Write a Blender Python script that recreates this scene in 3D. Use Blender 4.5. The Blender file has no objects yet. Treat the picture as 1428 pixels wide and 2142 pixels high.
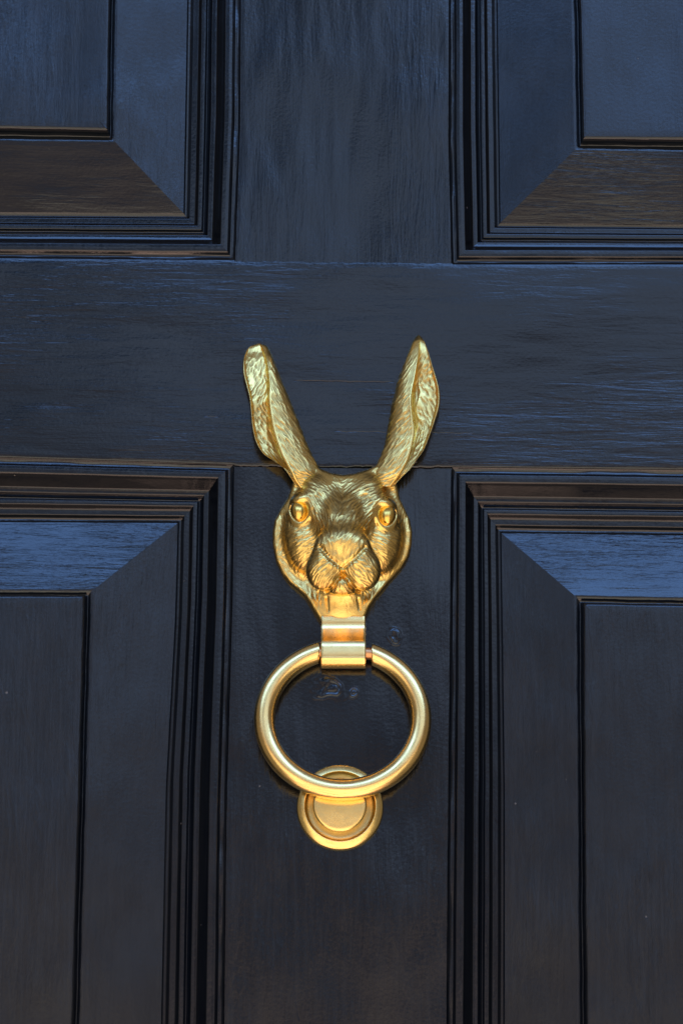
import bpy, math, random
import numpy as np

# ------------------------------------------------------------------ camera, sky, sun, exposure
S = 0.0002                      # one measuring unit = 0.2 mm
D = 1.4                         # metres from the lens to the door
PITCH, ROLL = math.radians(15.5), math.radians(0.8)
CEN = np.array([0.0, 0.0, 1.45])
fwd = np.array([0.0, math.cos(PITCH), math.sin(PITCH)])
upv = np.array([0.0, -math.sin(PITCH), math.cos(PITCH)])
rgt = np.array([1.0, 0.0, 0.0])
cr, sr = math.cos(ROLL), math.sin(ROLL)
rgt, upv = rgt * cr + upv * sr, upv * cr - rgt * sr
CAMP = CEN - fwd * D

scene = bpy.context.scene
cam_d = bpy.data.cameras.new('camera')
cam = bpy.data.objects.new('camera', cam_d)
scene.collection.objects.link(cam)
scene.camera = cam
cam_d.sensor_fit = 'VERTICAL'
cam_d.sensor_height = 24.0
cam_d.sensor_width = 24.0
cam_d.lens = 24.0 * D / (2142 * S)
cam_d.clip_start = 0.05
cam_d.clip_end = 200
from mathutils import Matrix, Vector
m = Matrix(((rgt[0], upv[0], -fwd[0], CAMP[0]), (rgt[1], upv[1], -fwd[1], CAMP[1]), (rgt[2], upv[2], -fwd[2], CAMP[2]), (0, 0, 0, 1)))
cam.matrix_world = m

SUN_EL = math.radians(46)
world = bpy.data.worlds.new('World')
scene.world = world
world.use_nodes = True
nt = world.node_tree
nt.nodes.clear()
N, L = nt.nodes.new, nt.links.new
out = N('ShaderNodeOutputWorld')
bg = N('ShaderNodeBackground')
bg.inputs['Strength'].default_value = 0.15
sky = N('ShaderNodeTexSky')
sky.sky_type = 'NISHITA'
sky.sun_disc = False
sky.sun_elevation = SUN_EL
sky.sun_rotation = 0.0
sky.air_density = 1.0
sky.dust_density = 0.8
sky.ozone_density = 4.0
tc = N('ShaderNodeTexCoord')
sep = N('ShaderNodeSeparateXYZ')
L(tc.outputs['Generated'], sep.inputs[0])


def wm(op, a, b=None, c=None, clamp=False):
    n = N('ShaderNodeMath')
    n.operation = op
    n.use_clamp = clamp
    for i, v in enumerate((a, b, c)):
        if v is None:
            continue
        if isinstance(v, (int, float)):
            n.inputs[i].default_value = v
        else:
            L(v, n.inputs[i])
    return n.outputs[0]


# surroundings of the door as the door sees them: pavement, shaded street front, sky, dark porch
nz = N('ShaderNodeTexNoise')
nz.inputs['Scale'].default_value = 3.0
nz.inputs['Detail'].default_value = 3.0
L(tc.outputs['Generated'], nz.inputs['Vector'])
zj = wm('MULTIPLY_ADD', nz.outputs[0], 0.10, wm('ADD', sep.outputs[2], -0.05))
ramp = N('ShaderNodeValToRGB')
t = wm('MULTIPLY_ADD', zj, 0.5, 0.5)
L(t, ramp.inputs[0])
G = 1.0
stops = [(-1.0, (2.7, 1.65, 1.15)), (-0.45, (1.75, 1.42, 1.00)), (-0.12, (1.6, 1.32, 0.95)),
         (0.03, (0.95, 0.68, 0.50)), (0.115, (0.78, 0.56, 0.47)), (0.155, (0.42, 0.33, 0.31)), (0.205, (0.25, 0.27, 0.33)), (0.25, (0.54, 0.60, 0.74)), (0.30, (0.74, 0.84, 1.03)), (0.38, (0.60, 0.74, 1.0))]
els = ramp.color_ramp.elements
els[0].position = 0.0
els[0].color = (*[v * G for v in stops[0][1]], 1)
els[1].position = stops[-1][0] * 0.5 + 0.5
els[1].color = (*[v * G for v in stops[-1][1]], 1)
for z, c in stops[1:-1]:
    e = els.new(z * 0.5 + 0.5)
    e.color = (*[v * G for v in c], 1)
street = N('ShaderNodeVectorMath')
street.operation = 'SCALE'
L(ramp.outputs[0], street.inputs[0])
nz2 = N('ShaderNodeTexNoise')          # sunlit and shaded pieces of the street front
nz2.inputs['Scale'].default_value = 8.0
nz2.inputs['Detail'].default_value = 2.0
L(tc.outputs['Generated'], nz2.inputs['Vector'])
vary = N('ShaderNodeMapRange')
for k, v in (('From Min', 0.36), ('From Max', 0.64), ('To Min', 0.24), ('To Max', 0.98)):
    vary.inputs[k].default_value = v
L(nz2.outputs[0], vary.inputs['Value'])
L(vary.outputs[0], street.inputs['Scale'])
skyf = N('ShaderNodeMapRange')
skyf.interpolation_type = 'SMOOTHSTEP'
skyf.inputs['From Min'].default_value = 0.42
skyf.inputs['From Max'].default_value = 0.465
L(zj, skyf.inputs['Value'])
mix = N('ShaderNodeMix')
mix.data_type = 'RGBA'
L(skyf.outputs[0], mix.inputs['Factor'])
L(street.outputs[0], mix.inputs['A'])
L(sky.outputs[0], mix.inputs['B'])
# porch: lintel overhead, reveals on both sides, the house wall behind
top = N('ShaderNodeMapRange')
top.interpolation_type = 'SMOOTHSTEP'
for k, v in (('From Min', 0.60), ('From Max', 0.70), ('To Min', 1.0), ('To Max', 0.02)):
    top.inputs[k].default_value = v
L(zj, top.inputs['Value'])
ax = wm('ABSOLUTE', wm('ADD', sep.outputs[0], 0.03))
side = N('ShaderNodeMapRange')
side.interpolation_type = 'SMOOTHSTEP'
for k, v in (('From Min', 0.44), ('From Max', 0.68), ('To Min', 1.0), ('To Max', 0.02)):
    side.inputs[k].default_value = v
L(ax, side.inputs['Value'])
mask = wm('MULTIPLY', top.outputs[0], side.outputs[0])


def sstep(v, a, b):
    q = N('ShaderNodeMapRange')
    q.interpolation_type = 'SMOOTHSTEP'
    q.inputs['From Min'].default_value = a
    q.inputs['From Max'].default_value = b
    L(v, q.inputs['Value'])
    return q.outputs[0]


# dark patch added to the surround to darken reflections, a little left of centre
xj = wm('MULTIPLY_ADD', nz2.outputs[0], 0.12, wm('ADD', sep.outputs[0], -0.06))
dark_patch = wm('MULTIPLY', wm('MULTIPLY', sstep(xj, -0.30, -0.22), wm('SUBTRACT', 1.0, sstep(xj, -0.02, 0.07))),
           wm('MULTIPLY', sstep(zj, 0.33, 0.37), wm('SUBTRACT', 1.0, sstep(zj, 0.46, 0.49))))
mask = wm('MULTIPLY', mask, wm('SUBTRACT', 1.0, wm('MULTIPLY', dark_patch, 0.85)))
fin = N('ShaderNodeVectorMath')
fin.operation = 'ADD'
lit = N('ShaderNodeVectorMath')
lit.operation = 'SCALE'
L(mix.outputs['Result'], lit.inputs[0])
L(mask, lit.inputs['Scale'])
por = N('ShaderNodeVectorMath')          # underside and reveals of the porch, lit from the pavement
por.operation = 'SCALE'
por.inputs[0].default_value = (1.0, 0.80, 0.60)
L(wm('ADD', wm('MULTIPLY', wm('SUBTRACT', 1.0, top.outputs[0]), 0.115), wm('MULTIPLY', wm('SUBTRACT', 1.0, side.outputs[0]), 0.10)), por.inputs['Scale'])
L(lit.outputs[0], fin.inputs[0])
L(por.outputs[0], fin.inputs[1])
L(fin.outputs[0], bg.inputs['Color'])
L(bg.outputs[0], out.inputs['Surface'])

sun_d = bpy.data.lights.new('sun', 'SUN')
sun_d.energy = 2.5
sun_d.angle = math.radians(0.53)
sun_d.color = (1.0, 0.95, 0.88)
sun = bpy.data.objects.new('sun', sun_d)
scene.collection.objects.link(sun)
sun.rotation_euler = (-(math.pi / 2 - SUN_EL), 0, 0)     # high behind the door: the street side lies in shade

vs = scene.view_settings
scene.display_settings.display_device = 'sRGB'
vs.view_transform = 'Standard'
vs.look = 'None'
vs.exposure = 3.5
vs.gamma = 1.0
vs.use_curve_mapping = False
scene.cycles.max_bounces = 8
scene.cycles.glossy_bounces = 6

rng = np.random.default_rng(7)
random.seed(7)

# ------------------------------------------------------------------ helpers


def P(px, py, d=0.0):
    """point of the photograph at depth d (units) in front of the door -> door coordinates X, Z, d (units)"""
    px = np.asarray(px, float); py = np.asarray(py, float); d = np.asarray(d, float)
    k = S / D
    a = (px - 714) * k
    b = (1071 - py) * k
    dirx = fwd[0] + rgt[0] * a + upv[0] * b
    diry = fwd[1] + rgt[1] * a + upv[1] * b
    dirz = fwd[2] + rgt[2] * a + upv[2] * b
    t = (-d * S - CAMP[1]) / diry
    X = (CAMP[0] + t * dirx - CEN[0]) / S
    Z = (CAMP[2] + t * dirz - CEN[2]) / S
    return np.stack(np.broadcast_arrays(X, Z, d), -1)


def W(q):
    """door coordinates (units) -> world metres"""
    q = np.asarray(q, float)
    return np.stack([q[..., 0] * S, -q[..., 2] * S, CEN[2] + q[..., 1] * S], -1)


def make_mesh(name, co, faces, mat, parent=None, smooth=True, origin=None, mats=None, midx=None):
    me = bpy.data.meshes.new(name)
    co = np.asarray(co, float).reshape(-1, 3)
    o = bpy.data.objects.new(name, me)
    scene.collection.objects.link(o)
    off = np.array([0.0, 0.0, 0.0])
    if parent is not None:
        o.parent = parent
        off = np.array(parent['org'])
    elif origin is not None:
        off = np.array(origin)
        o.location = origin
        o['org'] = list(map(float, origin))
    co = co - off
    if isinstance(faces, np.ndarray) and faces.shape[1] == 4:
        nf = len(faces)
        me.vertices.add(len(co)); me.vertices.foreach_set('co', co.astype(np.float32).ravel())
        me.loops.add(nf * 4); me.loops.foreach_set('vertex_index', faces.astype(np.int32).ravel())
        me.polygons.add(nf)
        me.polygons.foreach_set('loop_start', np.arange(0, nf * 4, 4, dtype=np.int32))
        me.update(calc_edges=True)
    else:
        me.from_pydata([tuple(v) for v in co], [], [tuple(f) for f in faces])
    if midx is not None:
        me.polygons.foreach_set('material_index', np.asarray(midx, np.int32))
    me.validate()
    me.polygons.foreach_set('use_smooth', [smooth] * len(me.polygons))
    for mm in (mats or [mat]):
        me.materials.append(mm)
    if parent is not None:
        o['org'] = parent['org']
    return o


def empty(name, loc, label, cat, group=None):
    o = bpy.data.objects.new(name, None)
    scene.collection.objects.link(o)
    o.location = loc
    o.empty_display_size = 0.02
    o['org'] = list(map(float, loc))
    o['label'] = label
    o['category'] = cat
    if group:
        o['group'] = group
    return o


def grid_faces(nr, nc, base=0, wrap=False, flip=False):
    r = np.arange(nr - 1)[:, None]
    cN = nc if wrap else nc - 1
    c = np.arange(cN)[None, :]
    c2 = (c + 1) % nc
    a = base + r * nc + c
    b = base + r * nc + c2
    cc = base + (r + 1) * nc + c2
    d = base + (r + 1) * nc + c
    f = np.stack([a, b, cc, d], -1).reshape(-1, 4)
    return f[:, ::-1].copy() if flip else f


def orient_front(co, faces):
    """flip quads so that the majority look towards the street (-Y)"""
    a, b, c = co[faces[:, 0]], co[faces[:, 1]], co[faces[:, 2]]
    n = np.cross(b - a, c - b)
    return faces[:, ::-1].copy() if n[:, 1].sum() > 0 else faces


def orient_out(co, faces):
    tri = np.concatenate([faces[:, [0, 1, 2]], faces[:, [0, 2, 3]]])
    c0 = co.mean(0)
    v = np.einsum('ij,ij->i', co[tri[:, 0]] - c0, np.cross(co[tri[:, 1]] - c0, co[tri[:, 2]] - c0)).sum()
    return faces[:, ::-1].copy() if v < 0 else faces


def wob(x, seed, L=60.0):
    """smooth pseudo noise, about -1..1, with feature length L"""
    r = np.random.default_rng(seed)
    x = np.asarray(x, float)
    s = 0
    for k in range(6):
        f = (1.0 + 0.9 * k) * 2 * math.pi / (L * 4)
        s = s + np.sin(x * f * (0.8 + 0.4 * r.random()) + r.random() * 6.28) / (1 + 0.5 * k)
    return s / 2.2


def interp_fn(pts, d, axis):
    """measured polyline -> X(Z) (axis 0) or Z(X) (axis 1)"""
    q = P([p[0] for p in pts], [p[1] for p in pts], d)
    a, b = (q[:, 1], q[:, 0]) if axis == 0 else (q[:, 0], q[:, 1])
    o = np.argsort(a)
    a, b = a[o], b[o]
    return lambda v: np.interp(v, a, b)


# ------------------------------------------------------------------ materials
def new_mat(name):
    mt = bpy.data.materials.new(name)
    mt.use_nodes = True
    n = mt.node_tree
    n.nodes.clear()
    o = n.nodes.new('ShaderNodeOutputMaterial')
    p = n.nodes.new('ShaderNodeBsdfPrincipled')
    n.links.new(p.outputs[0], o.inputs[0])
    return mt, n, p


def nd(n, typ, **kw):
    x = n.nodes.new(typ)
    for k, v in kw.items():
        if hasattr(x, k):
            setattr(x, k, v)
        else:
            x.inputs[k].default_value = v
    return x


def mth(n, op, a, b=None, c=None, clamp=False):
    x = n.nodes.new('ShaderNodeMath')
    x.operation = op
    x.use_clamp = clamp
    for i, v in enumerate((a, b, c)):
        if v is None:
            continue
        if isinstance(v, (int, float)):
            x.inputs[i].default_value = v
        else:
            n.links.new(v, x.inputs[i])
    return x.outputs[0]


def mapr(n, v, a, b, c=0.0, d=1.0):
    x = n.nodes.new('ShaderNodeMapRange')
    x.interpolation_type = 'SMOOTHSTEP'
    n.links.new(v, x.inputs['Value'])
    for k, w in (('From Min', a), ('From Max', b), ('To Min', c), ('To Max', d)):
        x.inputs[k].default_value = w
    return x.outputs[0]


def paint_mat(name, vertical=True, seed=0.0, grain=1.0, undul=1.0, knots=(), rough=0.2, cracks=()):
    """old gloss black-navy paint over wood: brush marks and grain along the board, low dents, dust specks"""
    mt, n, p = new_mat(name)
    tcn = n.nodes.new('ShaderNodeTexCoord')
    geo = n.nodes.new('ShaderNodeNewGeometry')

    def coords(sx, sz, off=0.0):
        mp = n.nodes.new('ShaderNodeMapping')
        mp.inputs['Scale'].default_value = (sx, (sx + sz) * 0.5, sz) if vertical else (sz, (sx + sz) * 0.5, sx)
        mp.inputs['Location'].default_value = (seed + off, off * 0.3, seed * 1.7 - off)
        n.links.new(geo.outputs['Position'], mp.inputs['Vector'])
        return mp.outputs[0]

    def noise(vec, scale, detail=3.0, rg=0.55, dist=0.0):
        x = n.nodes.new('ShaderNodeTexNoise')
        x.inputs['Scale'].default_value = scale
        x.inputs['Detail'].default_value = detail
        x.inputs['Roughness'].default_value = rg
        x.inputs['Distortion'].default_value = dist
        n.links.new(vec, x.inputs['Vector'])
        return x.outputs[0]

    brush = noise(coords(1.0, 0.07, 0.1), 900, 4, 0.6, 0.4)            # fine brush lines about 1 mm apart
    grainn = noise(coords(1.0, 0.10, 0.7), 330, 3, 0.6, 0.9)       # raised wood grain
    wide = noise(coords(1.0, 0.22, 1.3), 55, 2, 0.5)               # hand-planed waviness
    low = noise(coords(1.0, 0.6, 2.1), 9, 2, 0.5)
    patch = mapr(n, noise(coords(1.0, 0.5, 5.1), 16, 3, 0.6), 0.42, 0.62)
    orange = noise(geo.outputs['Position'], 700, 2, 0.5)
    h = mth(n, 'MULTIPLY', brush, mth(n, 'MULTIPLY_ADD', patch, 0.00012 * grain, 0.00004 * grain))
    h = mth(n, 'MULTIPLY_ADD', grainn, mth(n, 'MULTIPLY_ADD', patch, 0.00030 * grain, 0.00006 * grain), h)
    h = mth(n, 'MULTIPLY_ADD', wide, 0.0005 * undul, h)
    h = mth(n, 'MULTIPLY_ADD', low, 0.0034 * undul, h)
    h = mth(n, 'MULTIPLY_ADD', orange, 0.000035, h)
    for (kx, kz, kr, kh) in knots:
        vd = n.nodes.new('ShaderNodeVectorMath')
        vd.operation = 'DISTANCE'
        n.links.new(geo.outputs['Position'], vd.inputs[0])
        vd.inputs[1].default_value = (kx, 0.0005, kz)
        dist = mth(n, 'ADD', vd.outputs['Value'], mth(n, 'MULTIPLY_ADD', noise(geo.outputs['Position'], 130, 1, 0.5), kr * 2.4, -kr * 1.2))
        near = mapr(n, dist, kr * 0.9, kr * 1.5, 1.0, 0.0)
        rings = mth(n, 'SINE', mth(n, 'MULTIPLY', dist, 6.283 / (kr * 0.62)))
        lump = noise(geo.outputs['Position'], 210, 1.5, 0.5, 0.8)
        kk = mth(n, 'ADD', mth(n, 'MULTIPLY', rings, kh * 0.25), mth(n, 'MULTIPLY', lump, kh * 0.8))
        h = mth(n, 'MULTIPLY_ADD', kk, near, h)
    for (x0c, x1c, zc, dc) in cracks:                      # hairline cracks along the board
        sp = n.nodes.new('ShaderNodeSeparateXYZ')
        n.links.new(geo.outputs['Position'], sp.inputs[0])
        dz = mth(n, 'ADD', sp.outputs[2], mth(n, 'MULTIPLY_ADD', noise(geo.outputs['Position'], 130, 3, 0.6), 0.0022, -zc - 0.0011))
        ln = mapr(n, mth(n, 'ABSOLUTE', dz), 0.0, 0.00032, 1.0, 0.0)
        inx = mth(n, 'MULTIPLY', mapr(n, sp.outputs[0], x0c, x0c + 0.006), mapr(n, sp.outputs[0], x1c - 0.008, x1c, 1.0, 0.0))
        h = mth(n, 'MULTIPLY_ADD', mth(n, 'MULTIPLY', ln, inx), -dc, h)
    bump = n.nodes.new('ShaderNodeBump')
    bump.inputs['Strength'].default_value = 1.0
    bump.inputs['Distance'].default_value = 1.0
    n.links.new(h, bump.inputs['Height'])
    n.links.new(bump.outputs[0], p.inputs['Normal'])
    # specks of dust on the paint
    vor = n.nodes.new('ShaderNodeTexVoronoi')
    vor.inputs['Scale'].default_value = 95
    vor.inputs['Randomness'].default_value = 1.0
    n.links.new(geo.outputs['Position'], vor.inputs['Vector'])
    sc = n.nodes.new('ShaderNodeSeparateColor')
    n.links.new(vor.outputs['Color'], sc.inputs[0])
    rad = mth(n, 'MULTIPLY', mth(n, 'POWER', sc.outputs[0], 4.5), 0.05)
    speck = mth(n, 'LESS_THAN', vor.outputs['Distance'], rad)
    haze = mapr(n, noise(coords(1.0, 0.8, 8.1), 30, 4, 0.7), 0.35, 0.75)
    col = n.nodes.new('ShaderNodeMix')
    col.data_type = 'RGBA'
    col.inputs['A'].default_value = (0.0014, 0.0028, 0.0058, 1)
    col.inputs['B'].default_value = (0.0056, 0.0074, 0.0108, 1)
    streak = mapr(n, noise(coords(1.0, 0.06, 0.1), 620, 4, 0.65, 0.5), 0.38, 0.66)      # dust lying in the brush marks
    dust = mth(n, 'ADD', mth(n, 'MULTIPLY', haze, 0.35), mth(n, 'MULTIPLY', mth(n, 'MULTIPLY', streak, mth(n, 'MULTIPLY_ADD', patch, 0.6, 0.15)), 0.5), clamp=True)
    n.links.new(dust, col.inputs['Factor'])
    col2 = n.nodes.new('ShaderNodeMix')
    col2.data_type = 'RGBA'
    col2.inputs['B'].default_value = (0.09, 0.09, 0.095, 1)
    n.links.new(col.outputs['Result'], col2.inputs['A'])
    n.links.new(speck, col2.inputs['Factor'])
    n.links.new(col2.outputs['Result'], p.inputs['Base Color'])
    r = mth(n, 'MULTIPLY_ADD', dust, 0.12, rough)
    r = mth(n, 'MULTIPLY_ADD', speck, 0.5, r, clamp=True)
    n.links.new(r, p.inputs['Roughness'])
    p.inputs['IOR'].default_value = 1.54
    p.inputs['Specular Tint'].default_value = (0.89, 1.0, 1.15, 1)       # blue-black enamel
    return mt


def brass_mat(name, base, rough, tarnish=0.4, attr=None, aniso_scale=None, bumpy=0.00002):
    mt, n, p = new_mat(name)
    geo = n.nodes.new('ShaderNodeNewGeometry')

    def noise(scale, detail=4.0, rg=0.6, vec=None):
        x = n.nodes.new('ShaderNodeTexNoise')
        x.inputs['Scale'].default_value = scale
        x.inputs['Detail'].default_value = detail
        x.inputs['Roughness'].default_value = rg
        n.links.new(vec or geo.outputs['Position'], x.inputs['Vector'])
        return x.outputs[0]
    spot = mapr(n, noise(90, 5, 0.65), 0.40, 0.72)
    col = n.nodes.new('ShaderNodeMix')
    col.data_type = 'RGBA'
    col.inputs['A'].default_value = (*base, 1)
    col.inputs['B'].default_value = (base[0] * 0.82, base[1] * 0.72, base[2] * 0.62, 1)
    n.links.new(mth(n, 'MULTIPLY', spot, tarnish), col.inputs['Factor'])
    last = col.outputs['Result']
    r = mth(n, 'MULTIPLY_ADD', spot, 0.10, rough)
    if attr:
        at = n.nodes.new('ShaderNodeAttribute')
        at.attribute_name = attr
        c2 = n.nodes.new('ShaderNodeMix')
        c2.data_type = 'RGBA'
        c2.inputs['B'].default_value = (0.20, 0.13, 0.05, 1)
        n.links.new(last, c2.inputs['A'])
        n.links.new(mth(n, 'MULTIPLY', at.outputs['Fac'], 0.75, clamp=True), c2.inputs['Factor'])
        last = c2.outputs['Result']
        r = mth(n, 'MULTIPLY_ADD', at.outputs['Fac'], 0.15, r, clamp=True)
    n.links.new(last, p.inputs['Base Color'])
    n.links.new(r, p.inputs['Roughness'])
    p.inputs['Metallic'].default_value = 1.0
    h = mth(n, 'MULTIPLY', noise(700, 3, 0.6), bumpy)
    h = mth(n, 'MULTIPLY_ADD', noise(110, 2, 0.5), bumpy * 7, h)
    bump = n.nodes.new('ShaderNodeBump')
    bump.inputs['Distance'].default_value = 1.0
    n.links.new(h, bump.inputs['Height'])
    n.links.new(bump.outputs[0], p.inputs['Normal'])
    return mt


def knot(px, py, r, h):
    q = P(px, py, 0)
    return (float(q[0]) * S, CEN[2] + float(q[1]) * S, r * S, h * S)


def crack(xa, xb, py, dep):
    a, b = P(xa, py, 0), P(xb, py, 0)
    return (float(a[0]) * S, float(b[0]) * S, CEN[2] + float(a[1] + b[1]) / 2 * S, dep * S)


M_rail = paint_mat('rail_paint', False, 0.0, 0.5, 1.0, rough=0.12, cracks=[crack(610, 830, 798, 0.9), crack(420, 470, 872, 0.5), crack(690, 1000, 905, 0.35)])
M_munt_up = paint_mat('upper_muntin_paint', True, 3.1, 0.6, 1.3, rough=0.12)
M_munt_lo = paint_mat('lower_muntin_paint', True, 7.7, 0.8, 1.5, rough=0.11,
                      knots=[knot(822, 1331, 15, 1.7), knot(690, 1440, 22, 1.4), knot(742, 1447, 10, 1.0)])
M_stile = paint_mat('stile_paint', True, 12.0)
M_mould = paint_mat('moulding_paint', True, 5.0, 0.14, 0.12, rough=0.10)
M_panels = [paint_mat('panel_paint', True, 20.0 + 6 * i, g, u, rough=rr) for i, (g, u, rr) in
            enumerate([(0.8, 1.0, 0.20), (0.5, 0.8, 0.20), (0.8, 0.9, 0.20), (1.0, 0.8, 0.19)])]
M_bevel = paint_mat('bevel_paint', False, 31.0, 0.7, 1.1, rough=0.12)
BR = (0.90, 0.665, 0.225)
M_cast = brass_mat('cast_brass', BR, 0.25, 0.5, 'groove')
M_ring = brass_mat('polished_brass', (0.93, 0.695, 0.29), 0.19, 0.2, bumpy=0.000008)
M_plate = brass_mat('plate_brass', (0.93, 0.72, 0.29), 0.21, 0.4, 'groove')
M_eye = brass_mat('eye_brass', (0.90, 0.62, 0.16), 0.21, 0.3)
M_pin = brass_mat('worn_pin_copper', (0.62, 0.34, 0.17), 0.35, 0.8, bumpy=0.00006)

# ------------------------------------------------------------------ the door
door = empty('front_door', (0, 0, 0), 'old black gloss painted wooden door with four raised panels and stepped mouldings', 'door')

# measured edges (photograph pixels); o = outer moulding edge, i = inner edge, g = end of bevel, f = raised field
T = {
    'UL': dict(sx=1, sz=-1,
               V=dict(o=[(503, 0), (501, 268), (491, 540)], i=[(392, 0), (384, 440)], g=[(238, 0), (234, 287)], f=[(229, 0), (225, 266)]),
               H=dict(o=[(0, 540), (490, 544)], i=[(0, 444), (390, 446)], g=[(0, 286), (230, 289)], f=[(0, 266), (225, 271)])),
    'UR': dict(sx=-1, sz=-1,
               V=dict(o=[(940, 0), (939, 300), (945, 550)], i=[(1040, 0), (1044, 300), (1046, 460)], g=[(1203, 0), (1209, 290)], f=[(1213, 0), (1220, 290)]),
               H=dict(o=[(950, 553), (1428, 553)], i=[(1046, 466), (1428, 470)], g=[(1209, 306), (1428, 309)], f=[(1220, 289), (1428, 290)])),
    'LL': dict(sx=1, sz=1,
               V=dict(o=[(488, 975), (485, 1250), (473, 1650), (467, 2142)], i=[(372, 1090), (366, 1300), (347, 1650), (337, 2142)],
                      g=[(188, 1240), (176, 1650), (163, 2142)], f=[(176, 1246), (166, 1650), (151, 2142)]),
               H=dict(o=[(0, 957), (490, 972)], i=[(0, 1092), (370, 1094)], g=[(0, 1241), (188, 1240)], f=[(0, 1246), (176, 1246)])),
    'LR': dict(sx=-1, sz=1,
               V=dict(o=[(945, 985), (942, 1400), (939, 1650), (935, 2142)], i=[(1048, 1118), (1052, 1400), (1055, 1650), (1055, 2142)],
                      g=[(1208, 1253), (1212, 1650), (1215, 2142)], f=[(1221, 1264), (1222, 1650), (1227, 2142)]),
               H=dict(o=[(950, 977), (1428, 983)], i=[(1050, 1115), (1428, 1120)], g=[(1209, 1252), (1428, 1257)], f=[(1220, 1262), (1428, 1266)])),
}
DEP = dict(o=0.0, i=-59.0, g=-36.5, f=-15.0)
XF, ZU, ZL = 1500.0, 2700.0, -5700.0        # far edges of the panels, out of frame
X0, X1, ZT, ZB = -2080.0, 2080.0, 3000.0, -7250.0

prof = [(0, 0), (3, -3), (7, -4), (11, -3.5), (14, 1), (16, 4.6), (23, 5), (31, 4.8), (33, 2), (35, -3), (42, -15), (49, -27), (51, -30.4), (56, -31), (61.5, -31.2), (63, -34),
        (68, -42), (71, -44.5), (73.5, -42), (75, -38.5), (80, -38.4), (84, -38.5), (85.5, -41), (89, -48), (91.5, -50.5), (98, -50.6), (103, -50.7), (104, -54), (107, -60), (110, -62), (114, -61), (117, -59)]
tp = np.array([a for a, b in prof]) / 117.0
dp = np.array([b for a, b in prof], float)


def catmull(vals, n):
    vals = np.asarray(vals, float)
    k = len(vals)
    t = np.linspace(0, k - 1, n)
    i = np.clip(t.astype(int), 0, k - 2)
    f = (t - i)[:, None] if vals.ndim > 1 else (t - i)
    p0 = vals[np.maximum(i - 1, 0)]; p1 = vals[i]; p2 = vals[i + 1]; p3 = vals[np.minimum(i + 2, k - 1)]
    return 0.5 * (2 * p1 + (p2 - p0) * f + (2 * p0 - 5 * p1 + 4 * p2 - p3) * f ** 2 + (3 * p1 - p0 - 3 * p2 + p3) * f ** 3)


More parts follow.
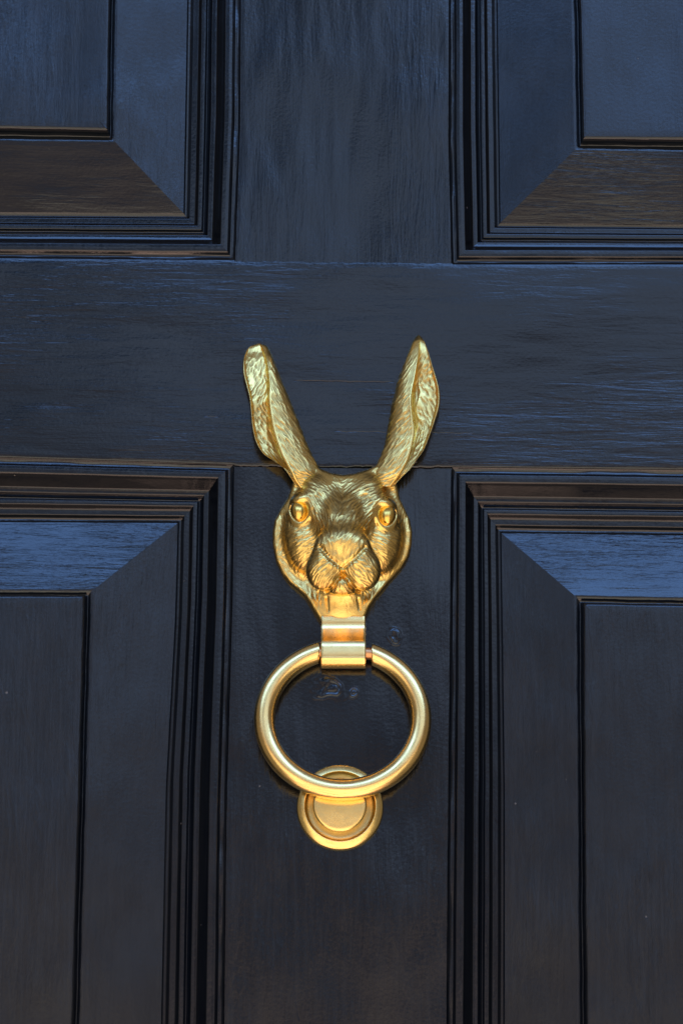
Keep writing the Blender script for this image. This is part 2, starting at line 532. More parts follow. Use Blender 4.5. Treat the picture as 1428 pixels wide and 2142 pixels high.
_t = np.linspace(0, 1, 150)
_d = np.interp(_t, tp, dp)
_k = np.array([0.15, 0.7, 0.15]); _d[1:-1] = np.convolve(_d, _k, 'same')[1:-1]
pf = np.stack([_t, _d], 1)
edge_fn = {}
for ip, key in enumerate(('UL', 'UR', 'LL', 'LR')):
    tb = T[key]
    sx, sz = tb['sx'], tb['sz']
    loops = {}
    for k in 'oigf':
        fv = interp_fn(tb['V'][k], DEP[k], 0)
        fh = interp_fn(tb['H'][k], DEP[k], 1)
        edge_fn[key, k] = (fv, fh)
        # corner where the two visible edges meet
        cx, cz = float(fv(0)), float(fh(0))
        for _ in range(6):
            cx = float(fv(cz)); cz = float(fh(cx))
        inset = {'o': 0, 'i': 117, 'g': 270, 'f': 281}[k]
        fx = -sx * (XF - inset)
        fz = (ZU - inset) if sz < 0 else (ZL + inset)
        loops[k] = (fv, fh, cx, cz, fx, fz)

    offs = np.concatenate([np.arange(0, 1500, 6.0), np.arange(1500, 3000, 60.0)])

    def side_pts(k, which):
        fv, fh, cx, cz, fx, fz = loops[k]
        fo = loops['o']
        if which == 'V':
            Lo = abs(fo[5] - fo[3]); fr = np.append(offs[offs < Lo - 30], Lo) / Lo
            z = cz + (fz - cz) * fr
            return np.stack([fv(z), z], 1)
        if which == 'H':
            Lo = abs(fo[4] - fo[2]); fr = np.append(offs[offs < Lo - 30], Lo) / Lo
            x = cx + (fx - cx) * fr
            return np.stack([x, fh(x)], 1)
        fr = np.linspace(0, 1, 24)
        if which == 'FV':
            z0 = float(fh(fx)); return np.stack([np.full(24, fx), z0 + (fz - z0) * fr], 1)
        x0 = float(fv(fz)); return np.stack([x0 + (fx - x0) * fr, np.full(24, fz)], 1)

    # moulding
    cos, fcs, base = [], [], 0
    for wi, which in enumerate(('V', 'H', 'FV', 'FH')):
        A, B = side_pts('o', which), side_pts('i', which)
        t = pf[:, 0][:, None, None]
        pts = A[None] * (1 - t) + B[None] * t
        s = np.cumsum(np.r_[0, np.hypot(*np.diff(A, axis=0).T)])
        dd = np.repeat(pf[:, 1][:, None], len(s), 1)
        # hand made unevenness: each arris wanders a little
        taper = np.clip(s / 25, 0, 1)
        for b in range(7):
            wgt = np.exp(-((pf[:, 0] - b / 6.0) / 0.09) ** 2)[:, None]
            wv = (wob(s, 100 * ip + 10 * wi + b, 150) * 0.45 + wob(s, 900 + 100 * ip + 10 * wi + b, 16) * 0.10) * taper
            edge = np.clip(np.minimum(pf[:, 0], 1 - pf[:, 0]) * 30, 0, 1)[:, None]
            nrm = (B - A) / 117.0
            pts = pts + (wgt * edge)[:, :, None] * (wv[:, None] * nrm)[None]
            dd = dd + wgt * wob(s, 500 + 100 * ip + 10 * wi + b, 120)[None] * 0.15
        # a paint-filled quirk at the outside: opens and closes along the length
        q = np.exp(-((pf[:, 0] - 0.075) / 0.035) ** 2)[:, None]
        dd = dd + q * (1.3 * wob(s, 40 + ip * 4 + wi, 120))[None]
        # tuck the outermost line under the frame
        dd[0] -= 0.3
        co = W(np.concatenate([pts, dd[..., None]], 2)).reshape(-1, 3)
        f = grid_faces(len(pf), len(s), 0)
        f = orient_front(co, f) + base
        cos.append(co); fcs.append(f); base += len(co)
    mo = make_mesh('moulding', np.concatenate(cos), np.concatenate(fcs), M_mould, door)

    # panel: bevel strips, step, raised field
    st = [('i', 'g', 0.0, 0, -59.3), ('i', 'g', 0.02, 0, -58.8), ('i', 'g', 0.5, 0, -48.0), ('i', 'g', 0.94, 0, -38.1), ('i', 'g', 0.985, 0, -37.3),
          ('g', 'f', 0.05, 0, -40), ('g', 'f', 0.3, 0, -43), ('g', 'f', 0.55, 0, -42), ('g', 'f', 0.72, 0, -28), ('g', 'f', 0.85, 0, -18), ('g', 'f', 1.0, 0, -15.3)]
    cos, fcs, base = [], [], 0
    for wi, which in enumerate(('V', 'H', 'FV', 'FH')):
        rows = []
        for a, b, t, _, dpt in st:
            A, B = side_pts(a, which), side_pts(b, which)
            q = A * (1 - t) + B * t
            s = np.cumsum(np.r_[0, np.hypot(*np.diff(A, axis=0).T)])
            jit = 0.0 if (a == 'i' and t < 0.9) else wob(s, 700 + ip * 10 + wi, 90) * 0.7 * np.clip(s / 25, 0, 1)
            dirn = np.array([sx, 0]) if 'V' in which else np.array([0, -sz])
            q = q + np.asarray(jit).reshape(-1, 1) * dirn
            dq = np.full(len(q), dpt)
            if t == 0.5:
                dq = dq + wob(s, 300 + ip + wi, 200) * 0.8
            rows.append(np.concatenate([q, dq[:, None]], 1))
        # out over the field
        A = side_pts('f', which)
        cxf = 0.5 * (loops['f'][2] + loops['f'][4]); czf = 0.5 * (loops['f'][3] + loops['f'][5])
        q = np.concatenate([A, np.full((len(A), 1), -15.0)], 1)
        jit = wob(s, 700 + ip * 10 + wi, 30) * np.clip(s / 25, 0, 1)
        for ext in (5.0, 20.0):
            if which == 'V':
                e = np.stack([A[:, 0] - sx * ext + 0 * jit, A[:, 1]], 1)
                e[:, 1] = np.minimum(e[:, 1], loops['f'][3] - ext) if sz > 0 else np.maximum(e[:, 1], loops['f'][3] + ext)
            elif which == 'H':
                e = np.stack([A[:, 0], A[:, 1] - sz * ext], 1)
                e[:, 0] = np.minimum(e[:, 0], loops['f'][2] - ext) if sx > 0 else np.maximum(e[:, 0], loops['f'][2] + ext)
            elif which == 'FV':
                e = np.stack([A[:, 0] + sx * ext, A[:, 1]], 1)
            else:
                e = np.stack([A[:, 0], A[:, 1] + sz * ext], 1)
            rows.append(np.concatenate([e, np.full((len(e), 1), -15.0)], 1))
        R = np.stack(rows)
        co = W(R).reshape(-1, 3)
        f = orient_front(co, grid_faces(R.shape[0], R.shape[1], 0)) + base
        cos.append(co); fcs.append(f); base += len(co)
    lf = loops['f']
    e = 19.5
    xs = sorted([lf[2] - sx * e, lf[4] + sx * e]); zs = sorted([lf[3] - sz * e, lf[5] + sz * e])
    # field sheet a hair below so that nothing is coplanar
    gx = np.linspace(lf[4], lf[2], 40); gz = np.linspace(lf[5], lf[3], 60)
    GX, GZ = np.meshgrid(gx, gz)
    # skew the visible edges to the measured lines
    fvx = lf[0](GZ); kx = (GX - lf[4]) / (lf[2] - lf[4])
    GX2 = lf[4] + (fvx - sx * e - lf[4]) * kx
    fhz = lf[1](GX); kz = (GZ - lf[5]) / (lf[3] - lf[5])
    GZ2 = lf[5] + (fhz - sz * e - lf[5]) * kz
    co = W(np.stack([GX2, GZ2, np.full_like(GX2, -15.02)], 2)).reshape(-1, 3)
    f = orient_front(co, grid_faces(60, 40, 0)) + base
    cos.append(co); fcs.append(f)
    mi = np.concatenate([((np.arange(len(x)) < (len(x) // (len(st) + 1)) * (len(st) - 1)) & (k in (1, 3))).astype(int) for k, x in enumerate(fcs)])
    make_mesh('panel', np.concatenate(cos), np.concatenate(fcs), M_panels[ip], door, mats=[M_panels[ip], M_bevel], midx=mi)


def member(name, mat, top, bot, left, right, xs=None, zs=None, d=0.0, parent=door, rnd=3.0, rtop=None):
    """frame member as a sheet with rounded arrises and returned edges. Either a horizontal board (xs given; top(x), bot(x))
    or a vertical one (zs given; left(z), right(z))"""
    prof_e = [(0.0, -70), (0.0, -rnd * 1.2), (rnd * 0.25, -rnd * 0.5), (rnd * 0.7, -rnd * 0.12), (rnd * 1.6, 0)]
    rows = []
    if xs is not None:
        rt = rtop or rnd
        for a, b in [(0.0, -70), (0.0, -rt * 1.2), (rt * 0.25, -rt * 0.5), (rt * 0.7, -rt * 0.12), (rt * 1.6, 0)]:
            rows.append(np.stack([xs, top(xs) - a, np.full(len(xs), d + b)], 1))
        for k in np.linspace(0.02, 0.98, 30):
            rows.append(np.stack([xs, (top(xs) - rnd * 1.6) * (1 - k) + (bot(xs) + rnd * 1.6) * k, np.full(len(xs), d)], 1))
        for a, b in prof_e[::-1]:
            rows.append(np.stack([xs, bot(xs) + a, np.full(len(xs), d + b)], 1))
    else:
        for a, b in prof_e:
            rows.append(np.stack([left(zs) + a, zs, np.full(len(zs), d + b)], 1))
        for k in np.linspace(0.02, 0.98, 20):
            rows.append(np.stack([(left(zs) + rnd * 1.6) * (1 - k) + (right(zs) - rnd * 1.6) * k, zs, np.full(len(zs), d)], 1))
        for a, b in prof_e[::-1]:
            rows.append(np.stack([right(zs) - a, zs, np.full(len(zs), d + b)], 1))
    R = np.stack(rows)
    if xs is None:
        # cap both ends so the joint has an end face
        pass
    co = W(R).reshape(-1, 3)
    f = orient_front(co, grid_faces(R.shape[0], R.shape[1], 0))
    return make_mesh(name, co, f, mat, parent)


xs = np.concatenate([np.linspace(-1500, -760, 20), np.arange(-750, 751, 3.0), np.linspace(760, 1500, 20)])
ULh, URh = edge_fn['UL', 'o'][1], edge_fn['UR', 'o'][1]
LLh, LRh = edge_fn['LL', 'o'][1], edge_fn['LR', 'o'][1]
ju = P([490, 945], [546, 551], 0)
jl = P([490, 600, 845, 945], [974, 977, 978, 977], 0)


def blend_edge(fa, fb, j):
    def f(x):
        a, b = fa(x), fb(x)
        jj = np.interp(x, j[:, 0], j[:, 1])
        r = np.where(x < j[0, 0], a, np.where(x > j[-1, 0], b, jj))
        # jagged break of the old filler along the joint
        inside = np.clip((x - j[0, 0]) / 15, 0, 1) * np.clip((j[-1, 0] - x) / 15, 0, 1)
        return r + inside * (wob(x, 77, 12) * 1.2 + wob(x, 78, 45) * 0.9)
    return f


RT, RB = blend_edge(ULh, URh, ju), blend_edge(LLh, LRh, jl)
member('lock_rail', M_rail, RT, RB, None, None, xs=xs, rnd=2.6, rtop=0.35)
zs_u = np.concatenate([[float(ju[0, 1]) - 2.5], np.arange(float(ju[0, 1]) + 6, 1150, 6.0), np.linspace(1160, ZU, 30)])
member('muntin', M_munt_up, None, None, edge_fn['UL', 'o'][0], edge_fn['UR', 'o'][0], zs=zs_u, d=-0.12, rnd=2.2)
zs_l = np.concatenate([np.linspace(ZL, -1160, 60), np.arange(-1150, float(jl[0, 1]) - 8, 6.0), [float(jl[0, 1]) - 2.0]])
lo = member('muntin', M_munt_lo, None, None, edge_fn['LL', 'o'][0], edge_fn['LR', 'o'][0], zs=zs_l, d=-1.6, rnd=2.2)
# tenon behind the joints, closes the crack
for zc, dd in ((float(ju[0, 1]), -4.0), (float(jl[0, 1]), -7.0)):
    q = W([[-240, zc - 30, dd], [240, zc - 30, dd], [240, zc + 30, dd], [-240, zc + 30, dd]])
    make_mesh('tenon', q, np.array([[0, 1, 2, 3]]), M_munt_lo, door)


def box(name, x0, x1, z0, z1, d0, d1, mat, parent):
    q = W([[x, z, d] for d in (d0, d1) for (x, z) in ((x0, z0), (x1, z0), (x1, z1), (x0, z1))])
    f = np.array([[0, 1, 2, 3], [4, 5, 6, 7], [0, 1, 5, 4], [1, 2, 6, 5], [2, 3, 7, 6], [3, 0, 4, 7]])
    import bmesh
    o = make_mesh(name, q, f, mat, parent, smooth=False)
    bm = bmesh.new(); bm.from_mesh(o.data)
    bmesh.ops.recalc_face_normals(bm, faces=bm.faces)
    bmesh.ops.bevel(bm, geom=bm.edges[:], offset=3 * S, segments=2, affect='EDGES')
    bm.to_mesh(o.data); bm.free()
    return o


box('stile', X0, -XF, ZB, ZT, -200, 0, M_stile, door)
box('stile', XF, X1, ZB, ZT, -200, 0, M_stile, door)
box('top_rail', -XF, XF, ZU, ZT, -200, -0.3, M_rail, door)
box('bottom_rail', -XF, XF, ZB, ZL, -200, -0.3, M_rail, door)
box('door_back', -XF, XF, ZL, ZU, -200, -75, M_stile, door)

# ------------------------------------------------------------------ fur map (stroke grooves cut in the casting), photograph px
MX0, MY0, MX1, MY1, MR = 490, 680, 940, 1320, 2     # 2 samples per px
mw, mh = (MX1 - MX0) * MR, (MY1 - MY0) * MR
fur = np.zeros((mh, mw), np.float32)
# (x, y, angle in degrees, 0 = to the right, 90 = down), undirected
FL = [(690, 1010, 40), (660, 1015, 30), (640, 1005, 10), (625, 1010, 5), (700, 1035, 55), (670, 1035, 48), (645, 1050, 60), (655, 1075, 65), (690, 1060, 62),
      (742, 1010, 145), (770, 1012, 160), (800, 1005, 165), (730, 1035, 138), (760, 1035, 155), (785, 1050, 140), (780, 1075, 135), (740, 1060, 140),
      (716, 1085, 130), (700, 1105, 70), (740, 1105, 130), (716, 1120, 125), (680, 1120, 75), (750, 1120, 120),
      (716, 1160, 90), (700, 1155, 78), (732, 1155, 105), (690, 1148, 72), (742, 1148, 112), (716, 1180, 90),
      (680, 1165, 150), (660, 1160, 165), (655, 1180, 135), (670, 1195, 135), (690, 1200, 135), (660, 1215, 115), (680, 1220, 115), (650, 1200, 120),
      (755, 1165, 25), (770, 1150, 35), (775, 1175, 60), (755, 1195, 45), (740, 1200, 55), (765, 1220, 30), (785, 1205, 60), (740, 1225, 35),
      (610, 1120, 160), (600, 1150, 150), (625, 1160, 150), (630, 1130, 155), (640, 1105, 150), (585, 1140, 100), (590, 1180, 60), (610, 1210, 45), (630, 1180, 120), (640, 1230, 60),
      (820, 1120, 20), (830, 1150, 30), (810, 1160, 30), (800, 1130, 25), (850, 1140, 80), (845, 1180, 120), (825, 1210, 135), (805, 1180, 60), (795, 1230, 120),
      (716, 1270, 90), (680, 1265, 85), (750, 1265, 95), (660, 1270, 70), (770, 1265, 110), (600, 1090, 80), (845, 1090, 100),
      (620, 960, 45), (635, 950, 55), (600, 900, 50), (580, 850, 55), (575, 790, 60), (640, 975, 50), (590, 930, 60), (600, 960, 65),
      (530, 760, 110), (540, 820, 125), (545, 880, 55), (550, 930, 45), (575, 960, 45),
      (815, 960, 130), (830, 930, 130), (840, 880, 135), (845, 830, 130), (855, 770, 125), (860, 730, 120), (800, 975, 130),
      (895, 760, 120), (900, 820, 60), (890, 870, 65), (880, 920, 110), (865, 950, 120)]
FL = np.array(FL, float)


def flow(x, y):
    w = 1.0 / (((FL[:, 0] - x) ** 2 + (FL[:, 1] - y) ** 2) + 60.0) ** 1.6
    a = np.radians(FL[:, 2]) * 2
    return 0.5 * math.atan2((w * np.sin(a)).sum(), (w * np.cos(a)).sum())


def stamp(pts, width, depth):
    """carve a groove along pts (px) into the map; ends fade"""
    n = len(pts)
    for i, (x, y) in enumerate(pts):
        u = i / max(1, n - 1)
        a = depth * math.sin(math.pi * min(1, 0.08 + u * 0.92)) ** 0.6
        cx, cy = (x - MX0) * MR, (y - MY0) * MR
        r = width * MR
        R = int(r * 2.2) + 1
        ix, iy = int(cx), int(cy)
        if ix - R < 0 or iy - R < 0 or ix + R + 1 >= mw or iy + R + 1 >= mh:
            continue
        yy, xx = np.mgrid[iy - R:iy + R + 1, ix - R:ix + R + 1]
        g = (a * np.exp(-((xx - cx) ** 2 + (yy - cy) ** 2) / (r * r))).astype(np.float32)
        sl = fur[iy - R:iy + R + 1, ix - R:ix + R + 1]
        np.maximum(sl, g, out=sl)


def scatter(n, x0, y0, x1, y1, test, Lr, wr, dr):
    for _ in range(n):
        x, y = random.uniform(x0, x1), random.uniform(y0, y1)
        if not test(x, y):
            continue
        Ln = random.uniform(*Lr)
        a = flow(x, y)
        pts = [(x, y)]
        px_, py_ = x, y
        dirx, diry = math.cos(a), math.sin(a)
        for _s in range(int(Ln / 0.8)):
            a = flow(px_, py_)
            dx, dy = math.cos(a), math.sin(a)
            if dx * dirx + dy * diry < 0:
                dx, dy = -dx, -dy
            dirx, diry = dx, dy
            px_ += dx * 0.8; py_ += dy * 0.8
            pts.append((px_, py_))
        stamp(pts, random.uniform(*wr), random.uniform(*dr))


def in_nose(x, y):
    return abs(x - 716) < (1190 - y) * 0.95 + 3 and 1128 < y < 1188


scatter(2600, 560, 985, 870, 1260, lambda x, y: not in_nose(x, y) and not (y > 1238 and abs(x - 716) < 40), (9, 22), (1.1, 1.8), (0.5, 1.25))
scatter(170, 660, 1128, 772, 1186, in_nose, (10, 26), (1.0, 1.5), (0.3, 0.75))
scatter(26, 655, 1245, 778, 1285, lambda x, y: True, (8, 18), (1.0, 1.6), (0.3, 0.8))
scatter(900, 560, 720, 665, 990, lambda x, y: True, (14, 30), (1.1, 1.7), (0.5, 1.2))
scatter(900, 770, 700, 870, 990, lambda x, y: True, (14, 30), (1.1, 1.7), (0.5, 1.2))
scatter(420, 505, 715, 600, 985, lambda x, y: x < 560 + (y - 720) * 0.13, (8, 18), (1.4, 2.4), (0.4, 1.0))
scatter(420, 850, 715, 925, 985, lambda x, y: True, (8, 18), (1.4, 2.4), (0.4, 1.0))


def sample(mp, x, y):
    fx = np.clip((x - MX0) * MR, 0, mw - 1.01); fy = np.clip((y - MY0) * MR, 0, mh - 1.01)
    ix, iy = fx.astype(int), fy.astype(int)
    u, v = fx - ix, fy - iy
    return (mp[iy, ix] * (1 - u) * (1 - v) + mp[iy, ix + 1] * u * (1 - v) + mp[iy + 1, ix] * (1 - u) * v + mp[iy + 1, ix + 1] * u * v)


def vnormals(v, f):
    n = np.zeros_like(v)
    a, b, c, d = v[f[:, 0]], v[f[:, 1]], v[f[:, 2]], v[f[:, 3]]
    fn = np.cross(c - a, d - b)
    for k in range(4):
        np.add.at(n, f[:, k], fn)
    return n / np.maximum(np.linalg.norm(n, axis=1, keepdims=True), 1e-9)


def add_attr(o, name, vals):
    at = o.data.attributes.new(name, 'FLOAT', 'POINT')
    at.data.foreach_set('value', np.asarray(vals, np.float32))


# ------------------------------------------------------------------ hare head: signed distance sculpt + surface nets
knocker = empty('door_knocker', (float(P(716, 1300, 0)[0]) * S, 0.0, CEN[2] + float(P(716, 1300, 0)[1]) * S),
                'brass door knocker shaped as a hare head with upright ears holding a round ring', 'door knocker')

h = 1.5
gx = np.arange(560, 872, h); gy = np.arange(962, 1318, h); gd = np.arange(-3, 152, h)
X, Y, Z = np.meshgrid(gx, gy, gd, indexing='ij')
X = X.astype(np.float32); Y = Y.astype(np.float32); Z = Z.astype(np.float32)


def ell(cx, cy, cz, rx, ry, rz, rot=0.0, X_=None, Y_=None, Z_=None):
    A = (X if X_ is None else X_) - cx; B = (Y if Y_ is None else Y_) - cy; C_ = (Z if Z_ is None else Z_) - cz
    if rot:
        c, s = math.cos(rot), math.sin(rot)
        A, B = A * c + B * s, -A * s + B * c
    k0 = np.sqrt((A / rx) ** 2 + (B / ry) ** 2 + (C_ / rz) ** 2)
    k1 = np.sqrt((A / rx ** 2) ** 2 + (B / ry ** 2) ** 2 + (C_ / rz ** 2) ** 2)
    return k0 * (k0 - 1) / np.maximum(k1, 1e-6)


def smin(a, b, k):
    hh = np.clip(0.5 + 0.5 * (b - a) / k, 0, 1)
    return b * (1 - hh) + a * hh - k * hh * (1 - hh)


def smax(a, b, k):
    return -smin(-a, -b, k)


poly = np.array([(607, 1020), (600, 1040), (585, 1063), (572, 1088), (568, 1112), (568, 1140), (575, 1175), (588, 1202), (603, 1220), (620, 1234),
                 (634, 1246), (645, 1262), (654, 1278), (664, 1294), (671, 1310), (764, 1310), (766, 1292), (775, 1270), (788, 1251), (806, 1230),
                 (824, 1210), (842, 1190), (856, 1166), (863, 1140), (864, 1112), (859, 1085), (848, 1062), (838, 1042), (834, 1020),
                 (826, 992), (800, 968), (786, 971), (768, 980), (742, 990), (716, 993), (692, 989), (674, 980), (659, 970), (640, 966), (614, 990)], float)


def poly_sdf(px_, py_, pg):
    dmin = np.full(px_.shape, 1e9)
    inside = np.zeros(px_.shape, bool)
    n = len(pg)
    for i in range(n):
        x0, y0 = pg[i]; x1, y1 = pg[(i + 1) % n]
        ex, ey = x1 - x0, y1 - y0
        wx, wy = px_ - x0, py_ - y0
        t = np.clip((wx * ex + wy * ey) / (ex * ex + ey * ey), 0, 1)
        dmin = np.minimum(dmin, (wx - ex * t) ** 2 + (wy - ey * t) ** 2)
        c = ((y0 <= py_) & (y1 > py_)) | ((y1 <= py_) & (y0 > py_))
        with np.errstate(divide='ignore', invalid='ignore'):
            xc = x0 + (py_ - y0) * ex / (ey if ey != 0 else 1e-9)
        inside ^= c & (px_ < xc)
    d = np.sqrt(dmin)
    return np.where(inside, -d, d)


G2x, G2y = np.meshgrid(gx, gy, indexing='ij')
p2 = poly_sdf(G2x, G2y, poly).astype(np.float32)[:, :, None]
# ruff plate with a rounded rim; thicker towards the crown and towards the throat
hz = 24 + 18 * np.exp(-((Y - 975) / 40.0) ** 2) + 7 * np.clip((Y - 1215) / 40.0, 0, 1)
q1 = p2 + 11; q2 = (Z - (hz - 11))
base = np.sqrt(np.maximum(q1, 0) ** 2 + np.maximum(q2, 0) ** 2) + np.minimum(np.maximum(q1, q2), 0) - 11
F = base
skull = ell(716, 1098, 6, 126, 116, 64)
F = smin(F, skull, 16)
F = smin(F, ell(716, 1040, 36, 84, 62, 34), 20)
# forehead lobes either side of the V valley
F = smin(F, ell(672, 1030, 44, 44, 30, 31, 0.6), 10)
F = smin(F, ell(760, 1030, 44, 44, 30, 31, -0.6), 10)
# brow ridges running down to the snout
F = smin(F, ell(658, 1060, 56, 20, 44, 25, -0.25), 12)
F = smin(F, ell(776, 1062, 56, 20, 44, 25, 0.25), 12)
# cheeks
F = smin(F, ell(638, 1132, 32, 40, 62, 32, -0.12), 24)
F = smin(F, ell(796, 1134, 32, 40, 62, 32, 0.12), 24)
# jaw below the eyes to the throat
F = smin(F, ell(716, 1185, 32, 68, 62, 50), 20)
# snout: bridge, then the blunt nose
F = smin(F, ell(716, 1100, 62, 52, 66, 50), 24)
nose = smax(ell(716, 1146, 104, 60, 50, 36), Z - (132 - 0.20 * (Y - 1135)), 12)
F = smin(F, nose, 14)
# whisker pads and chin
padL = smax(ell(679, 1190, 94, 40, 46, 38, 0.15), Z - (128 - 0.16 * (Y - 1180)), 12)
padR = smax(ell(757, 1190, 94, 40, 46, 38, -0.15), Z - (128 - 0.16 * (Y - 1180)), 12)
pads = smin(padL, padR, 4)
F = smin(F, pads, 17)
chin = ell(716, 1221, 84, 37, 27, 32)
F = smin(F, chin, 4)
# throat
F = smin(F, ell(716, 1256, 16, 42, 44, 20), 14)


def seg_dist(ax, ay, bx, by):
    ex, ey = bx - ax, by - ay
    t = np.clip(((G2x - ax) * ex + (G2y - ay) * ey) / (ex * ex + ey * ey), 0, 1)
    return np.sqrt((G2x - ax - ex * t) ** 2 + (G2y - ay - ey * t) ** 2)


def groove(pts, w, dep):
    d2 = None
    for (a, b) in zip(pts[:-1], pts[1:]):
        s_ = seg_dist(*a, *b)
        d2 = s_ if d2 is None else np.minimum(d2, s_)
    return dep * np.exp(-(d2 / w) ** 2)


cre = groove([(670, 1145), (690, 1168), (716, 1188), (742, 1167), (762, 1145)], 4.0, 4.3)
cre = np.maximum(cre, groove([(716, 1188), (716, 1203)], 3.0, 2.2))
cre = np.maximum(cre, groove([(716, 1203), (705, 1212), (698, 1226), (684, 1236)], 3.8, 4.5))
cre = np.maximum(cre, groove([(716, 1203), (727, 1212), (735, 1226), (750, 1238)], 3.8, 4.5))
cre = np.maximum(cre, groove([(716, 990), (716, 1030), (716, 1060)], 11.0, 5.0))
cre = np.maximum(cre, groove([(716, 1215), (715, 1242)], 2.0, 1.2))
cre = np.maximum(cre, groove([(684, 1250), (686, 1278)], 2.4, 2.0))
cre = np.maximum(cre, groove([(748, 1252), (752, 1274)], 2.4, 2.0))
cre = np.maximum(cre, groove([(590, 1080), (588, 1110), (592, 1150), (604, 1188), (626, 1216)], 8.0, 1.5))
cre = np.maximum(cre, groove([(845, 1085), (848, 1110), (846, 1150), (834, 1188), (811, 1216)], 8.0, 1.5))
F = F + cre.astype(np.float32)[:, :, None]

# eye sockets with a raised lid round them
EYES = [(625, 1068, 62, -0.10), (810, 1077, 62, 0.12)]
for ex, ey, ez, rr in EYES:
    sgn = -1 if ex < 716 else 1
    c, s = math.cos(rr), math.sin(rr)
    A = (X - ex) * c + (Y - ey) * s
    B = -(X - ex) * s + (Y - ey) * c
    rad = np.sqrt((A / 19.8) ** 2 + (B / 25.5) ** 2)
    lid_d = 57.5 - sgn * 0 - 0.50 * sgn * (X - ex)
    lid = np.sqrt(((rad - 1.0) * 24) ** 2 + (Z - lid_d) ** 2) - (2.3 + 1.5 * np.clip(0.6 * sgn * A / 22 + 0.7 * B / 27, -1, 1))
    F = smax(F, -ell(ex, ey, 73, 19, 25, 20, rr), 4)
    F = smin(F, lid, 11)
    F = smin(F, ell(ex - sgn * 9, ey - 28, 54, 26, 12, 22, sgn * 0.40), 15)
F = smax(F, p2, 9)
F = smax(F, -(Z - 0.3), 1.0)


def surface_nets(F, ox, oy, oz, h):
    S_ = F < 0
    nx, ny, nz = F.shape
    cnt = np.zeros((nx - 1, ny - 1, nz - 1), np.uint8)
    for i in (0, 1):
        for j in (0, 1):
            for k in (0, 1):
                cnt += S_[i:nx - 1 + i, j:ny - 1 + j, k:nz - 1 + k]
    act = (cnt > 0) & (cnt < 8)
    I, J, K = np.nonzero(act)
    idx = np.full(act.shape, -1, np.int64)
    idx[I, J, K] = np.arange(len(I))
    acc = np.zeros((len(I), 3)); num = np.zeros(len(I))
    corners = [(i, j, k) for i in (0, 1) for j in (0, 1) for k in (0, 1)]
    for a in corners:
        for ax in range(3):
            if a[ax] == 1:
                continue
            b = list(a); b[ax] = 1
            va = F[I + a[0], J + a[1], K + a[2]]; vb = F[I + b[0], J + b[1], K + b[2]]
            mk = (va < 0) != (vb < 0)
            t = np.where(mk, va / np.where(mk, va - vb, 1), 0)
            p = np.zeros((len(I), 3)) + np.array(a, float)
            p[:, ax] = t
            acc += p * mk[:, None]; num += mk
    v = acc / num[:, None] + np.stack([I, J, K], 1)
    faces = []
    for ax in range(3):
        o1, o2 = [(1, 2), (2, 0), (0, 1)][ax]
        sl0 = [slice(1, None)] * 3; sl1 = [slice(1, None)] * 3
        lo = [slice(1, n - 1) for n in F.shape]
        lo[ax] = slice(0, F.shape[ax] - 1)
        hi = list(lo); hi[ax] = slice(1, F.shape[ax])
        sa, sb = S_[tuple(lo)], S_[tuple(hi)]
        for sg in (True, False):
            mk = (sa != sb) & (sa == sg)
            q = np.stack(np.nonzero(mk), 1)
            q[:, o1] += 1; q[:, o2] += 1
            def cell(d1, d2):
                w = q.copy(); w[:, o1] -= d1; w[:, o2] -= d2
                return idx[w[:, 0], w[:, 1], w[:, 2]]
            f = np.stack([cell(0, 0), cell(1, 0), cell(1, 1), cell(0, 1)], 1)
            if not sg:
                f = f[:, ::-1]
            faces.append(f)
    f = np.concatenate(faces)
    f = f[(f >= 0).all(1)]
    v = v * h + np.array([ox, oy, oz])
    return v, f


v, f = surface_nets(F, gx[0], gy[0], gd[0], h)
# light relaxation removes the grid look
def relax(v, f, it, lam=0.5):
    e = np.concatenate([f[:, [0, 1]], f[:, [1, 2]], f[:, [2, 3]], f[:, [3, 0]]])
    e = np.concatenate([e, e[:, ::-1]])
    deg = np.bincount(e[:, 0], minlength=len(v)).astype(float)
    for _ in range(it):
        s_ = np.stack([np.bincount(e[:, 0], weights=v[e[:, 1], k], minlength=len(v)) for k in range(3)], 1)
        v = v * (1 - lam) + lam * s_ / np.maximum(deg, 1)[:, None]
    return v
v = relax(v, f, 4)
nrm = vnormals(v, f)
# make normals point outward (towards +d on the front)
if (nrm[:, 2] * (v[:, 2] > 30)).sum() < 0:
    nrm = -nrm; f = f[:, ::-1].copy()


def eye_mask(x, y):
    m_ = np.ones(len(x))
    for ex, ey, ez, rr in EYES:
        m_ *= np.clip((np.hypot((x - ex) / 26, (y - ey) / 31) - 0.95) * 5, 0, 1)
    return m_


amp = sample(fur, v[:, 0], v[:, 1]) * eye_mask(v[:, 0], v[:, 1]) * np.clip(nrm[:, 2] * 2.0, 0.25, 1) * np.clip((1298 - v[:, 1]) / 10, 0, 1)
rim_d = -poly_sdf(v[:, 0], v[:, 1], poly)
cheek = np.exp(-(((np.abs(v[:, 0] - 716) - 85) / 30) ** 2 + ((v[:, 1] - 1150) / 60) ** 2))
amp = amp * (1.15 - 0.55 * cheek) * (0.35 + 0.65 * np.clip((rim_d - 10) / 28, 0, 1)) * np.where((np.abs(v[:, 0] - 716) < 42) & (v[:, 1] > 1238), 0.5, 1)
pit = sample(fur * 0 + rng.normal(0, 1, fur.shape).astype(np.float32), v[:, 0], v[:, 1]) * 0.10
v = v - nrm * (amp * 1.35 + pit * 0.7)[:, None]
co = W(P(v[:, 0], v[:, 1], v[:, 2]))
f = orient_out(co, f)
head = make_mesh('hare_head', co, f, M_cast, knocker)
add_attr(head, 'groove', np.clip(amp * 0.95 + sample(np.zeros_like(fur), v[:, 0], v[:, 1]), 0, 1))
del X, Y, Z, F

